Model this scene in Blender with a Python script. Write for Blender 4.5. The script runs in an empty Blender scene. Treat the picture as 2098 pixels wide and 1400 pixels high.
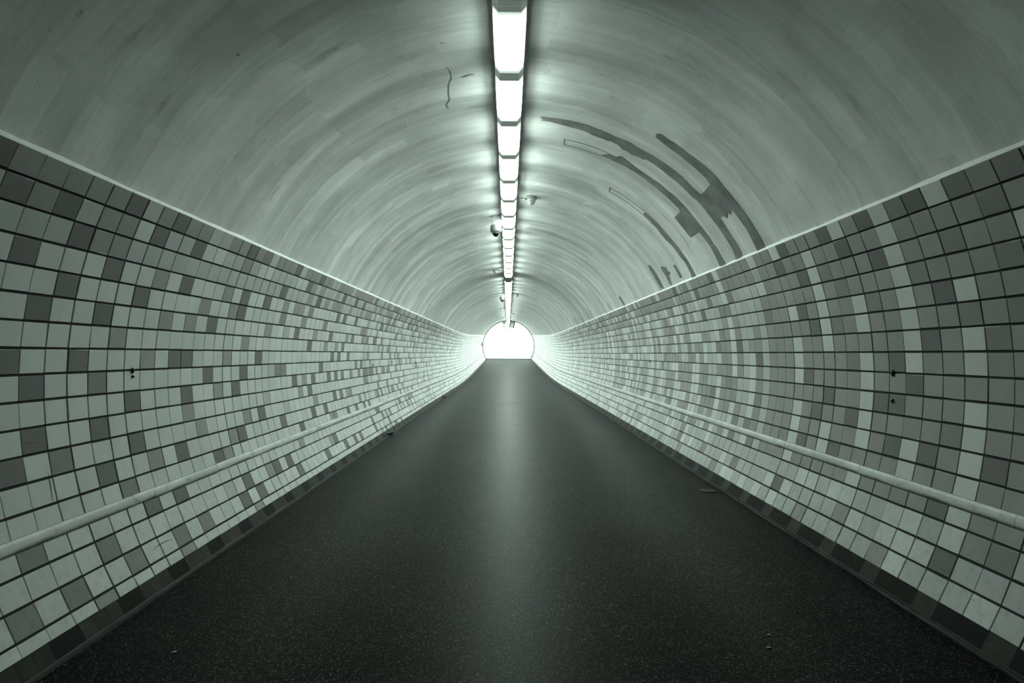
import bpy, bmesh, math, random
from mathutils import Vector, Matrix
random.seed(11)
C = bpy.context.scene.collection
PI = math.pi

# ------------------------------------------------------------------ dimensions (metres)
S = 0.15                       # wall tile module
R = 18.26594 * S               # radius of the tiled tube
RP = R + 0.03                  # radius of the plaster vault
ZC = 9.55 * S                  # height of the tube centre above the floor
DL, DR = 16.40632, 19.12187    # first measured tile joint on each wall, in tiles
Y0, Y1 = -5.0, 52.8            # tunnel start (behind the camera) and exit
FX0, FX1 = -2.285, 2.352      # asphalt edges
THL = [0.4421, 0.3902, 0.3362, 0.2797, 0.2239, 0.169, 0.1136, 0.0582, 0.0039, -0.0508, -0.1052, -0.1597,
       -0.2143, -0.2692, -0.3239, -0.3786, -0.4328, -0.4864, -0.5131]
THR = [0.4424, 0.3912, 0.335, 0.2796, 0.2243, 0.1693, 0.1146, 0.0596, 0.0049, -0.0498, -0.1049, -0.1597,
       -0.2147, -0.2692, -0.3236, -0.3787, -0.4321, -0.4831]


def g(y):
    """the tunnel runs level, then climbs 3.7 % towards the exit"""
    if y < 22.0:
        return 0.0
    if y < 33.0:
        return 0.037 * (y - 22.0) ** 2 / 22.0
    return 0.037 * (y - 27.5)


def fl(x):
    """the floor falls slightly towards the drains on the left"""
    return 0.045 * (x - FX0) / (FX1 - FX0)


def cyl(side, th, r, y):
    return (side * r * math.cos(th), y, ZC + r * math.sin(th) + g(y))


# ------------------------------------------------------------------ tile tones read off each wall: five lists, pale to dark, of row * 100 + column
LEFT = [
    [110, 115, 116, 121, 122, 127, 128],
    [10, 15, 16, 22, 27, 34, 35, 40, 527, 749, 825, 1024, 1127, 1517],
    [4, 5, 7, 8, 11, 17, 18, 20, 25, 28, 29, 30, 33, 37, 39, 41, 44, 105, 108, 109, 119, 130, 132, 136, 208, 209, 230, 234, 236, 237, 238, 241, 245, 247, 249, 312, 318, 326, 328, 329, 416, 419, 430, 449, 513, 515, 524, 533, 542, 610, 621, 636, 639, 712, 719, 852, 918, 931, 1015, 1030, 1116, 1121, 1133, 1142, 1212, 1219, 1248, 1318, 1336, 1428, 1522, 1534, 1707, 1712, 1719],
    [21, 331, 426, 435, 447, 548, 751, 809, 826, 827, 944, 1050, 1107, 1143, 1246, 1310, 1337, 1405, 1508, 1604, 1606, 1609, 1612, 1614],
    [3, 9, 12, 19, 26, 31, 104, 106, 111, 114, 129, 138, 142, 145, 207, 225, 232, 305, 309, 314, 320, 323, 338, 340, 344, 407, 411, 420, 506, 509, 517, 529, 537, 544, 550, 632, 641, 705, 708, 714, 715, 723, 738, 740, 743, 806, 817, 821, 835, 846, 911, 915, 920, 929, 933, 937, 939, 941, 947, 949, 1006, 1009, 1032, 1105, 1111, 1123, 1138, 1140, 1209, 1214, 1220, 1226, 1232, 1235, 1317, 1329, 1341, 1344, 1347, 1349, 1411, 1413, 1519, 1523, 1525, 1535, 1618, 1620, 1626, 1632, 1637, 1640, 1642],
]
RIGHT = [
    [8, 11, 14, 20, 23, 29, 111, 117, 129, 205, 211, 217, 223, 229, 235, 240, 241, 311, 317, 336, 340, 341, 408, 411, 414, 417, 420, 429, 432, 511, 514, 517, 529, 532, 536, 537, 538, 541, 543, 608, 611, 617, 620, 629, 633, 635, 708, 711, 714, 720, 726, 729, 732, 735, 737, 814, 820, 826, 829, 837, 838, 843, 844, 908, 914, 926, 932, 937, 938, 943, 1008, 1014, 1020, 1026, 1032, 1037, 1038, 1042, 1043, 1108, 1111, 1114, 1117, 1120, 1126, 1129, 1132, 1136, 1138, 1140, 1141, 1208, 1211, 1217, 1220, 1229, 1232, 1237, 1238, 1308, 1314, 1320, 1326, 1329, 1332, 1334, 1338, 1408, 1411, 1414, 1432, 1437, 1511],
    [35, 38, 123, 135, 140, 233, 236, 433, 435, 436, 533, 627, 634, 638, 640, 641, 727, 733, 734, 740, 741, 827, 833, 834, 927, 928, 933, 934, 1027, 1028, 1227, 1230, 1231, 1234, 1327, 1331, 1340, 1341, 1405, 1409, 1420, 1505, 1506, 1507],
    [34, 130, 137, 337, 428, 430, 439, 520, 525, 528, 530, 534, 535, 539, 540, 542, 625, 626, 630, 631, 636, 637, 642, 728, 730, 731, 736, 738, 739, 742, 743, 825, 828, 830, 831, 832, 835, 836, 839, 840, 841, 842, 920, 925, 929, 931, 935, 936, 939, 940, 941, 942, 1019, 1029, 1030, 1031, 1034, 1035, 1036, 1039, 1040, 1041, 1118, 1119, 1125, 1128, 1130, 1131, 1133, 1134, 1135, 1139, 1225, 1233, 1235, 1239, 1240, 1241, 1306, 1307, 1310, 1312, 1313, 1315, 1316, 1318, 1319, 1330, 1333, 1336, 1337, 1339, 1407, 1438, 1514, 1532, 1611, 1617, 1629, 1637],
    [5, 7, 10, 36, 106, 208, 216, 228, 232, 238, 306, 310, 315, 329, 330, 339, 413, 423, 506, 508, 516, 531, 607, 632, 639, 715, 930, 1009, 1025, 1033, 1226, 1228, 1325, 1328, 1406, 1526, 1538],
    [9, 12, 15, 19, 30, 39, 114, 120, 134, 212, 218, 334, 409, 419, 518, 610, 628, 712, 725, 811, 819, 912, 913, 917, 1015, 1018, 1107, 1110, 1112, 1216, 1219, 1309, 1508, 1520],
]
PATCHES = [
    [(1.0254, 4.957), (1.0145, 4.911), (1.0019, 4.909), (0.9795, 4.921), (0.9543, 4.91), (0.9194, 4.908), (0.8869, 4.911), (0.8533, 4.891), (0.8179, 4.878), (0.7793, 4.876), (0.7428, 4.877), (0.7203, 4.894), (0.6883, 4.887), (0.6526, 4.889), (0.6206, 4.883), (0.5916, 4.879), (0.5648, 4.874), (0.5355, 4.874), (0.5062, 4.869), (0.4742, 4.867), (0.4458, 4.869), (0.4461, 5.04), (0.4784, 5.031), (0.5057, 5.029), (0.5359, 5.016), (0.5677, 5.03), (0.5909, 5.031), (0.6158, 5.042), (0.6305, 5.049), (0.6141, 5.124), (0.628, 5.139), (0.6093, 5.218), (0.6268, 5.259), (0.6275, 5.333), (0.6014, 5.342), (0.5707, 5.343), (0.5385, 5.343), (0.5019, 5.33), (0.4631, 5.327), (0.4414, 5.4), (0.4474, 5.515), (0.4795, 5.478), (0.5154, 5.479), (0.561, 5.485), (0.5989, 5.486), (0.6338, 5.491), (0.6738, 5.492), (0.7076, 5.488), (0.7336, 5.49), (0.7557, 5.51), (0.7806, 5.512), (0.8155, 5.509), (0.8529, 5.513), (0.8831, 5.527), (0.9207, 5.516), (0.956, 5.514), (1.002, 5.521), (1.0115, 5.564), (1.0283, 5.564), (1.0378, 5.573), (1.0517, 5.597), (1.0677, 5.601), (1.0855, 5.586), (1.1006, 5.597), (1.1152, 5.569), (1.1273, 5.545), (1.1624, 5.531), (1.172, 5.556), (1.1951, 5.555), (1.2216, 5.559), (1.2441, 5.561), (1.2565, 5.542), (1.2723, 5.527), (1.302, 5.525), (1.3312, 5.527), (1.3569, 5.52), (1.3861, 5.513), (1.4189, 5.495), (1.4545, 5.493), (1.4599, 5.493), (1.4555, 5.453), (1.4652, 5.415), (1.4566, 5.409), (1.4321, 5.41), (1.4008, 5.401), (1.3729, 5.395), (1.357, 5.395), (1.3555, 5.373), (1.3484, 5.388), (1.3097, 5.379), (1.2776, 5.377), (1.2442, 5.388), (1.2109, 5.393), (1.1814, 5.389), (1.1556, 5.401), (1.0949, 5.37), (1.0615, 5.39), (1.026, 5.386), (0.9912, 5.37), (0.9541, 5.368), (0.9219, 5.354), (0.8914, 5.355), (0.8573, 5.345), (0.8233, 5.355), (0.7894, 5.36), (0.7665, 5.352), (0.7449, 5.335), (0.7454, 5.237), (0.752, 5.058), (0.774, 5.031), (0.8048, 5.036), (0.8401, 5.035), (0.8768, 5.044), (0.9111, 5.037), (0.9424, 5.043), (0.9747, 5.038), (1.0079, 5.02), (1.019, 5.017)],
    [(1.1701, 5.963), (1.1691, 5.92), (1.1588, 5.892), (1.1449, 5.835), (1.1282, 5.838), (1.112, 5.833), (1.1056, 5.787), (1.0944, 5.751), (1.0802, 5.769), (1.0576, 5.784), (1.033, 5.815), (0.9998, 5.837), (0.9635, 5.84), (0.9273, 5.835), (0.8926, 5.813), (0.857, 5.824), (0.8149, 5.793), (0.7768, 5.803), (0.7388, 5.805), (0.7098, 5.811), (0.6793, 5.818), (0.6503, 5.813), (0.6132, 5.812), (0.5779, 5.795), (0.548, 5.804), (0.533, 5.782), (0.5033, 5.782), (0.4737, 5.778), (0.4441, 5.768), (0.4443, 5.934), (0.4827, 5.92), (0.5164, 5.912), (0.5401, 5.908), (0.5485, 5.903), (0.5672, 5.913), (0.5912, 5.926), (0.61, 5.931), (0.6264, 5.944), (0.623, 6.143), (0.6233, 6.215), (0.647, 6.229), (0.6923, 6.226), (0.7234, 6.223), (0.7412, 6.216), (0.7451, 5.994), (0.7605, 5.955), (0.7982, 5.956), (0.8399, 5.956), (0.8913, 5.96), (0.9306, 5.955), (0.9687, 5.95), (1.0098, 5.948), (1.0457, 5.945), (1.0797, 5.955), (1.1214, 5.968), (1.1513, 5.963)],
    [(0.8527, 6.753), (0.8402, 6.734), (0.8176, 6.731), (0.7883, 6.735), (0.7564, 6.732), (0.7217, 6.74), (0.687, 6.739), (0.6525, 6.73), (0.6181, 6.713), (0.586, 6.71), (0.5539, 6.699), (0.5188, 6.694), (0.4804, 6.693), (0.4431, 6.69), (0.4419, 6.85), (0.4734, 6.816), (0.5052, 6.803), (0.5357, 6.802), (0.5649, 6.831), (0.6028, 6.846), (0.641, 6.852), (0.6569, 6.867), (0.6821, 6.897), (0.7068, 6.894), (0.7315, 6.886), (0.7576, 6.864), (0.7886, 6.877), (0.8212, 6.872), (0.8552, 6.857)],
    [(1.347, 5.85), (1.3049, 5.843), (1.27, 5.84), (1.231, 5.832), (1.1915, 5.825), (1.1548, 5.829), (1.153, 5.84), (1.1899, 5.837), (1.2294, 5.843), (1.2684, 5.852), (1.3034, 5.856), (1.3457, 5.863)],
    [(1.3449, 5.994), (1.309, 5.999), (1.2689, 6.001), (1.2289, 5.992), (1.1884, 5.985), (1.1686, 5.972), (1.1668, 5.983), (1.1867, 5.996), (1.2273, 6.004), (1.2674, 6.014), (1.3075, 6.013), (1.3435, 6.008)],
    [(1.0647, 6.754), (1.0216, 6.734), (0.975, 6.739), (0.9272, 6.74), (0.8842, 6.734), (0.8491, 6.722), (0.8466, 6.731), (0.8818, 6.744), (0.9248, 6.751), (0.9727, 6.751), (1.0193, 6.747), (1.0625, 6.768)],
    [(1.0593, 6.878), (1.0093, 6.865), (0.9619, 6.866), (0.9132, 6.863), (0.8572, 6.858), (0.8546, 6.868), (0.9107, 6.874), (0.9594, 6.878), (1.007, 6.878), (1.057, 6.892)],
    [(1.3553, 5.834), (1.3491, 5.873), (1.347, 5.943), (1.3464, 6.004), (1.3435, 6.0), (1.3441, 5.939), (1.3463, 5.868), (1.3525, 5.83)],
    [(1.0694, 6.748), (1.0648, 6.82), (1.0624, 6.891), (1.0591, 6.877), (1.0615, 6.807), (1.0661, 6.735)],
    [(1.792, 4.385), (1.7848, 4.457), (1.7853, 4.577), (1.798, 4.653), (1.8067, 4.832), (1.8065, 4.933), (1.8236, 5.016), (1.8195, 5.118), (1.7929, 5.213), (1.7899, 5.224), (1.8166, 5.13), (1.8208, 5.026), (1.8037, 4.943), (1.804, 4.842), (1.7953, 4.662), (1.7826, 4.585), (1.7822, 4.465), (1.7895, 4.392)],
    [(1.7111, 4.616), (1.7061, 4.631), (1.7023, 4.642), (1.7073, 4.626)],
    [(1.7973, 4.043), (1.786, 4.04), (1.7834, 4.047), (1.7947, 4.051)],
    [(1.7521, 4.588), (1.7247, 4.565), (1.7105, 4.566), (1.7055, 4.579), (1.7197, 4.579), (1.7472, 4.602)],
    [(1.4266, 3.891), (1.4235, 3.905), (1.4206, 3.908), (1.4236, 3.893)],
    [(2.4436, 2.373), (2.4409, 2.375), (2.44, 2.382), (2.443, 2.383)],
    [(2.4887, 3.052), (2.4856, 3.056), (2.4847, 3.066), (2.4881, 3.066)],
    [(2.2902, 3.21), (2.2864, 3.212), (2.2846, 3.223), (2.2885, 3.227)],
    [(2.2201, 2.95), (2.2177, 2.951), (2.2165, 2.957), (2.2189, 2.959)],
    [(2.4643, 3.618), (2.4621, 3.621), (2.4614, 3.629), (2.4639, 3.63)],
    [(2.0172, 3.643), (2.0152, 3.642), (2.0138, 3.648), (2.0156, 3.652)],
    [(2.6639, 2.543), (2.662, 2.546), (2.6618, 2.552), (2.6641, 2.551)],
    [(0.5515, 7.233), (0.5468, 7.147), (0.4712, 7.142), (0.4716, 7.236)],
    [(0.6177, 8.06), (0.5728, 8.042), (0.5202, 8.045), (0.4545, 8.056), (0.462, 8.197), (0.5203, 8.213), (0.5842, 8.2), (0.6187, 8.143)],
    [(0.5782, 7.69), (0.5599, 7.513), (0.5373, 7.543), (0.5221, 7.464), (0.5107, 7.584), (0.453, 7.667), (0.462, 7.743), (0.5144, 7.717), (0.561, 7.735)],
    [(0.5403, 10.78), (0.4473, 10.747), (0.4528, 10.89), (0.5258, 10.917)],
    [(0.5694, 18.127), (0.5075, 18.097), (0.4412, 18.041), (0.4339, 17.93), (0.4997, 17.995), (0.5612, 18.034)],
    [(0.5155, 16.753), (0.4441, 16.656), (0.4348, 16.527), (0.5056, 16.634)],
    [(0.5493, 15.385), (0.4553, 15.278), (0.449, 15.2), (0.5424, 15.316)],
    [(0.5488, 14.915), (0.4514, 14.824), (0.4446, 14.741), (0.5413, 14.842)],
    [(0.5397, 12.221), (0.4713, 12.191), (0.465, 12.13), (0.533, 12.166)],
]
# scuff marks on the tiles: wall, then (angle, distance) points
SCUFFS = [
    (-1, [(-0.4565, 3.431), (-0.4531, 3.48), (-0.4518, 3.555), (-0.4553, 3.629)]),
    (-1, [(-0.2024, 2.888), (-0.2247, 2.889), (-0.2674, 2.881)]),
    (1, [(-0.4345, 2.78), (-0.4413, 2.737)]),
    (1, [(-0.4453, 2.711), (-0.4465, 2.688)]),
    (1, [(-0.4186, 2.944), (-0.4217, 2.898)]),
    (-1, [(-0.1338, 2.778), (-0.1371, 2.852)]),
    (-1, [(-0.4951, 4.403), (-0.497, 4.461)]),
    (1, [(-0.4527, 3.178), (-0.438, 3.172)]),
    (1, [(-0.0699, 5.521), (-0.068, 5.46)]),
    (1, [(-0.0759, 4.567), (-0.0776, 4.519)]),
]
LJ0, RJ0 = -4, -8
KNOWN = {}
for wall, table in ((-1, LEFT), (1, RIGHT)):
    for tone, cells in zip('LNMdD', table):
        for cell in cells:
            KNOWN[(wall, cell // 100, cell % 100)] = tone

# ------------------------------------------------------------------ node helpers
def mat(name):
    m = bpy.data.materials.new(name)
    m.use_nodes = True
    nt = m.node_tree
    return m, nt, nt.nodes['Principled BSDF']


def N(nt, typ, **kw):
    n = nt.nodes.new(typ)
    for k, v in kw.items():
        if k in n.inputs:
            n.inputs[k].default_value = v
        else:
            setattr(n, k, v)
    return n


def ramp(nt, src, stops):
    r = nt.nodes.new('ShaderNodeValToRGB')
    e = r.color_ramp.elements
    while len(e) < len(stops):
        e.new(0.5)
    for i, (p, c) in enumerate(stops):
        e[i].position = p
        e[i].color = (c, c, c, 1) if not isinstance(c, tuple) else (*c, 1)
    nt.links.new(src, r.inputs[0])
    return r.outputs[0]


def mix(nt, typ, fac, a, b):
    m = nt.nodes.new('ShaderNodeMix')
    m.data_type = 'RGBA'
    m.blend_type = typ
    for i, v in ((0, fac), (6, a), (7, b)):
        if hasattr(v, 'links'):
            nt.links.new(v, m.inputs[i])
        else:
            m.inputs[i].default_value = v
    return m.outputs[2]


def plain(name, col, rough=0.5, metal=0.0, vary=0.15, scale=9.0):
    m, nt, b = mat(name)
    tc = N(nt, 'ShaderNodeTexCoord')
    no = N(nt, 'ShaderNodeTexNoise', Scale=scale, Detail=4.0)
    nt.links.new(tc.outputs['Object'], no.inputs['Vector'])
    f = ramp(nt, no.outputs['Fac'], [(0.3, 1 - vary), (0.7, 1 + vary)])
    nt.links.new(mix(nt, 'MULTIPLY', 1.0, (*col, 1), f), b.inputs['Base Color'])
    b.inputs['Roughness'].default_value = rough
    b.inputs['Metallic'].default_value = metal
    return m


# ------------------------------------------------------------------ materials
LIGHT = (0.795, 1.0, 0.88)      # greenish cast of the tubes and the daylight


def tile_material():
    m, nt, b = mat('glazed_tile')
    at = N(nt, 'ShaderNodeAttribute', attribute_name='tone')
    tc = N(nt, 'ShaderNodeTexCoord')
    n1 = N(nt, 'ShaderNodeTexNoise', Scale=3.0, Detail=6.0, Roughness=0.6)
    n2 = N(nt, 'ShaderNodeTexNoise', Scale=28.0, Detail=5.0, Roughness=0.65)
    mp = N(nt, 'ShaderNodeMapping')
    mp.inputs['Scale'].default_value = (1, 1.0, 0.45)
    nt.links.new(tc.outputs['Object'], mp.inputs[0])
    nt.links.new(mp.outputs[0], n1.inputs['Vector'])
    nt.links.new(mp.outputs[0], n2.inputs['Vector'])
    a = ramp(nt, n1.outputs['Fac'], [(0.3, 0.9), (0.7, 1.06)])
    c = ramp(nt, n2.outputs['Fac'], [(0.32, 0.86), (0.5, 1.0), (0.75, 1.05)])
    col = mix(nt, 'MULTIPLY', 1.0, at.outputs['Color'], a)
    # scuffs and grime only where feet, bags and cleaning reach: below the rail
    sx = N(nt, 'ShaderNodeSeparateXYZ')
    nt.links.new(tc.outputs['Object'], sx.inputs[0])
    mr = N(nt, 'ShaderNodeMapRange')
    mr.inputs[1].default_value, mr.inputs[2].default_value = 0.95, 0.35
    nt.links.new(sx.outputs['Z'], mr.inputs[0])
    col = mix(nt, 'MULTIPLY', mr.outputs[0], col, c)
    nt.links.new(col, b.inputs['Base Color'])
    b.inputs['Roughness'].default_value = 0.22
    b.inputs['Specular IOR Level'].default_value = 0.45
    bp = N(nt, 'ShaderNodeBump', Strength=0.05, Distance=0.01)
    n3 = N(nt, 'ShaderNodeTexNoise', Scale=14.0, Detail=2.0)
    nt.links.new(tc.outputs['Object'], n3.inputs['Vector'])
    nt.links.new(n3.outputs['Fac'], bp.inputs['Height'])
    nt.links.new(bp.outputs[0], b.inputs['Normal'])
    return m


def plaster_material():
    m, nt, b = mat('brushed_plaster')
    uv = N(nt, 'ShaderNodeUVMap', uv_map='UVMap')

    def nz(sx, sy, scale, detail, rough=0.55, off=0.0):
        mp = N(nt, 'ShaderNodeMapping')
        mp.inputs['Scale'].default_value = (sx, sy, 1)
        mp.inputs['Location'].default_value = (off, off, 0)
        n = N(nt, 'ShaderNodeTexNoise', Scale=scale, Detail=detail, Roughness=rough)
        nt.links.new(uv.outputs[0], mp.inputs[0])
        nt.links.new(mp.outputs[0], n.inputs['Vector'])
        return n.outputs['Fac']
    band = ramp(nt, nz(0.28, 2.4, 1.0, 3.0), [(0.34, 0.80), (0.48, 0.97), (0.62, 1.05)])       # broad brushed hoops
    fine = ramp(nt, nz(0.5, 11.0, 1.0, 5.0, 0.6, 3.7), [(0.3, 0.93), (0.55, 1.0), (0.72, 1.04)])  # fine hoops
    blot = ramp(nt, nz(1.0, 1.3, 1.6, 6.0, 0.6, 9.1), [(0.3, 0.84), (0.62, 1.05)])
    spot = ramp(nt, nz(1.0, 1.6, 7.0, 4.0, 0.6, 5.3), [(0.26, 0.72), (0.34, 1.0)])
    grime = ramp(nt, nz(0.8, 5.0, 1.3, 6.0, 0.65, 12.0), [(0.28, 0.68), (0.40, 1.0)])
    # overlapping roller strokes: hoop-wise patches with crisp, slightly ragged edges
    wob = N(nt, 'ShaderNodeTexNoise', Scale=1.7, Detail=3.0)
    nt.links.new(uv.outputs[0], wob.inputs['Vector'])
    strokes = []
    for wdt, hgt, lo, hi, off, amt in ((1.5, 0.17, 0.86, 1.06, 0.37, 0.16), (2.2, 0.29, 0.88, 1.05, 0.61, 0.22), (0.9, 0.11, 0.92, 1.04, 0.29, 0.12)):
        mp = N(nt, 'ShaderNodeMapping')
        mp.inputs['Location'].default_value = (off * 3.1, off * 1.7, 0)
        ml = N(nt, 'ShaderNodeVectorMath', operation='MULTIPLY_ADD')
        ml.inputs[1].default_value = (1.5 * amt * 2, amt, 0)
        nt.links.new(wob.outputs['Color'], ml.inputs[0])
        nt.links.new(uv.outputs[0], ml.inputs[2])
        nt.links.new(ml.outputs[0], mp.inputs[0])
        br = N(nt, 'ShaderNodeTexBrick', offset=off, offset_frequency=2, squash=1.0)
        for k, v in (('Scale', 1.0), ('Mortar Size', 0.0), ('Mortar Smooth', 0.0), ('Bias', 0.0), ('Brick Width', wdt), ('Row Height', hgt),
                     ('Color1', (lo, lo, lo, 1)), ('Color2', (hi, hi, hi, 1)), ('Mortar', (1, 1, 1, 1))):
            br.inputs[k].default_value = v
        nt.links.new(mp.outputs[0], br.inputs['Vector'])
        strokes.append(br.outputs['Color'])
    col = mix(nt, 'MULTIPLY', 1.0, (0.80, 0.805, 0.795, 1), band)
    for t in strokes:
        col = mix(nt, 'MULTIPLY', 1.0, col, t)
    for t in (fine, blot, spot, grime):
        col = mix(nt, 'MULTIPLY', 1.0, col, t)
    nt.links.new(col, b.inputs['Base Color'])
    b.inputs['Roughness'].default_value = 0.6
    b.inputs['Specular IOR Level'].default_value = 0.3
    bp = N(nt, 'ShaderNodeBump', Strength=0.25, Distance=0.01)
    nt.links.new(nz(0.8, 5.0, 3.0, 6.0, 0.6, 1.0), bp.inputs['Height'])
    nt.links.new(bp.outputs[0], b.inputs['Normal'])
    return m


def cement_material():
    m, nt, b = mat('bare_cement')
    uv = N(nt, 'ShaderNodeUVMap', uv_map='UVMap')
    n1 = N(nt, 'ShaderNodeTexNoise', Scale=60.0, Detail=4.0, Roughness=0.7)
    n2 = N(nt, 'ShaderNodeTexNoise', Scale=5.0, Detail=4.0)
    nt.links.new(uv.outputs[0], n1.inputs['Vector'])
    nt.links.new(uv.outputs[0], n2.inputs['Vector'])
    a = ramp(nt, n1.outputs['Fac'], [(0.3, 0.16), (0.7, 0.32)])
    c = ramp(nt, n2.outputs['Fac'], [(0.35, 0.72), (0.65, 1.1)])
    nt.links.new(mix(nt, 'MULTIPLY', 1.0, a, c), b.inputs['Base Color'])
    b.inputs['Roughness'].default_value = 0.85
    b.inputs['Specular IOR Level'].default_value = 0.2
    return m


def asphalt_material():
    m, nt, b = mat('asphalt_floor')
    tc = N(nt, 'ShaderNodeTexCoord')
    vo = N(nt, 'ShaderNodeTexVoronoi', Scale=190.0)
    n1 = N(nt, 'ShaderNodeTexNoise', Scale=420.0, Detail=2.0)
    n2 = N(nt, 'ShaderNodeTexNoise', Scale=0.9, Detail=5.0)
    for n in (vo, n1, n2):
        nt.links.new(tc.outputs['Object'], n.inputs['Vector'])
    sc = N(nt, 'ShaderNodeSeparateColor')
    nt.links.new(vo.outputs['Color'], sc.inputs[0])
    chips = ramp(nt, sc.outputs[0], [(0.0, 0.002), (0.55, 0.004), (0.80, 0.010), (0.90, 0.04), (1.0, 0.16)])
    grain = ramp(nt, n1.outputs['Fac'], [(0.3, 0.55), (0.7, 1.35)])
    stain = ramp(nt, n2.outputs['Fac'], [(0.3, 0.62), (0.7, 1.25)])
    col = mix(nt, 'MULTIPLY', 1.0, chips, grain)
    col = mix(nt, 'MULTIPLY', 1.0, col, stain)
    nt.links.new(col, b.inputs['Base Color'])
    b.inputs['Roughness'].default_value = 0.40
    b.inputs['Specular IOR Level'].default_value = 0.05
    bp = N(nt, 'ShaderNodeBump', Strength=0.6, Distance=0.004)
    nt.links.new(sc.outputs[0], bp.inputs['Height'])
    nt.links.new(bp.outputs[0], b.inputs['Normal'])
    return m


def emitter(name, col, strength):
    """a tube box glows fully along the tube and fades towards the dark tube ends"""
    m, nt, b = mat(name)
    b.inputs['Base Color'].default_value = (0.8, 0.8, 0.8, 1)
    b.inputs['Emission Color'].default_value = (*col, 1)
    tc = N(nt, 'ShaderNodeTexCoord')
    sx = N(nt, 'ShaderNodeSeparateXYZ')
    nt.links.new(tc.outputs['Object'], sx.inputs[0])
    ab = N(nt, 'ShaderNodeMath', operation='ABSOLUTE')
    nt.links.new(sx.outputs['Y'], ab.inputs[0])
    mr = N(nt, 'ShaderNodeMapRange', interpolation_type='SMOOTHSTEP')
    for k, v in enumerate((0.14, 0.375, strength, strength * 0.03)):
        mr.inputs[k + 1].default_value = v
    nt.links.new(ab.outputs[0], mr.inputs[0])
    nt.links.new(mr.outputs[0], b.inputs['Emission Strength'])
    return m


M_TILE = tile_material()
M_GROUT = plain('dark_grout', (0.02, 0.0212, 0.02), 0.9)
M_PLASTER = plaster_material()
M_CEMENT = cement_material()
M_MORTAR = plain('pale_mortar', (0.93, 0.935, 0.92), 0.6, vary=0.08, scale=22.0)
M_ASPHALT = asphalt_material()
M_CRACK = plain('crack', (0.012, 0.012, 0.012), 0.9)
M_BASE = bpy.data.materials.new('base_tile')
M_KERB = plain('dark_kerb_mortar', (0.022, 0.022, 0.021), 0.75, vary=0.5, scale=14.0)
M_KERBLIGHT = plain('worn_kerb_edge', (0.055, 0.055, 0.053), 0.7, vary=0.5, scale=10.0)
M_RAIL = None
M_TUBE = emitter('lit_diffuser', LIGHT, 52.0)
M_TUBEMID = emitter('dimmed_lit_diffuser', LIGHT, 38.0)  # dimmed so the tunnel falls darker near the camera
M_TUBEDIM = emitter('low_lit_diffuser', LIGHT, 22.0)  # dimmed further for the same near fall-off
M_UNLIT = plain('unlit_diffuser', (0.02, 0.021, 0.02), 0.35)
M_DARKCAP = plain('dark_end_cap', (0.02, 0.021, 0.02), 0.5)
M_CAP = plain('lamp_end_cap', (0.75, 0.76, 0.75), 0.5)
M_CAP.node_tree.nodes['Principled BSDF'].inputs['Emission Color'].default_value = (*LIGHT, 1)   # weak glow added to brighten the caps, as if lit through the plastic
M_CAP.node_tree.nodes['Principled BSDF'].inputs['Emission Strength'].default_value = 0.09
M_HOUSE = plain('lamp_housing', (0.4, 0.405, 0.4), 0.5)
M_WHITE = plain('white_plastic', (0.5, 0.505, 0.5), 0.4, vary=0.05)
M_SHELL = plain('camera_shell', (0.21, 0.213, 0.21), 0.45, vary=0.05)
M_GREY = plain('grey_metal', (0.33, 0.34, 0.33), 0.45, 0.2, vary=0.08)
M_BLACK = plain('black_plastic', (0.012, 0.012, 0.012), 0.35)
M_DOME = plain('smoked_dome', (0.01, 0.011, 0.011), 0.08)
M_CONC = plain('outside_concrete', (0.8, 0.8, 0.78), 0.8, vary=0.1, scale=2.0)
M_PAPER = plain('pale_paper', (0.34, 0.34, 0.32), 0.8, vary=0.08)


def base_tile_nodes():
    M_BASE.use_nodes = True
    nt = M_BASE.node_tree
    b = nt.nodes['Principled BSDF']
    at = N(nt, 'ShaderNodeAttribute', attribute_name='tone')
    tc = N(nt, 'ShaderNodeTexCoord')
    no = N(nt, 'ShaderNodeTexNoise', Scale=18.0, Detail=5.0)
    nt.links.new(tc.outputs['Object'], no.inputs['Vector'])
    f = ramp(nt, no.outputs['Fac'], [(0.3, 0.75), (0.7, 1.25)])
    nt.links.new(mix(nt, 'MULTIPLY', 1.0, at.outputs['Color'], f), b.inputs['Base Color'])
    b.inputs['Roughness'].default_value = 0.45
    b.inputs['Specular IOR Level'].default_value = 0.12


base_tile_nodes()


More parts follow.
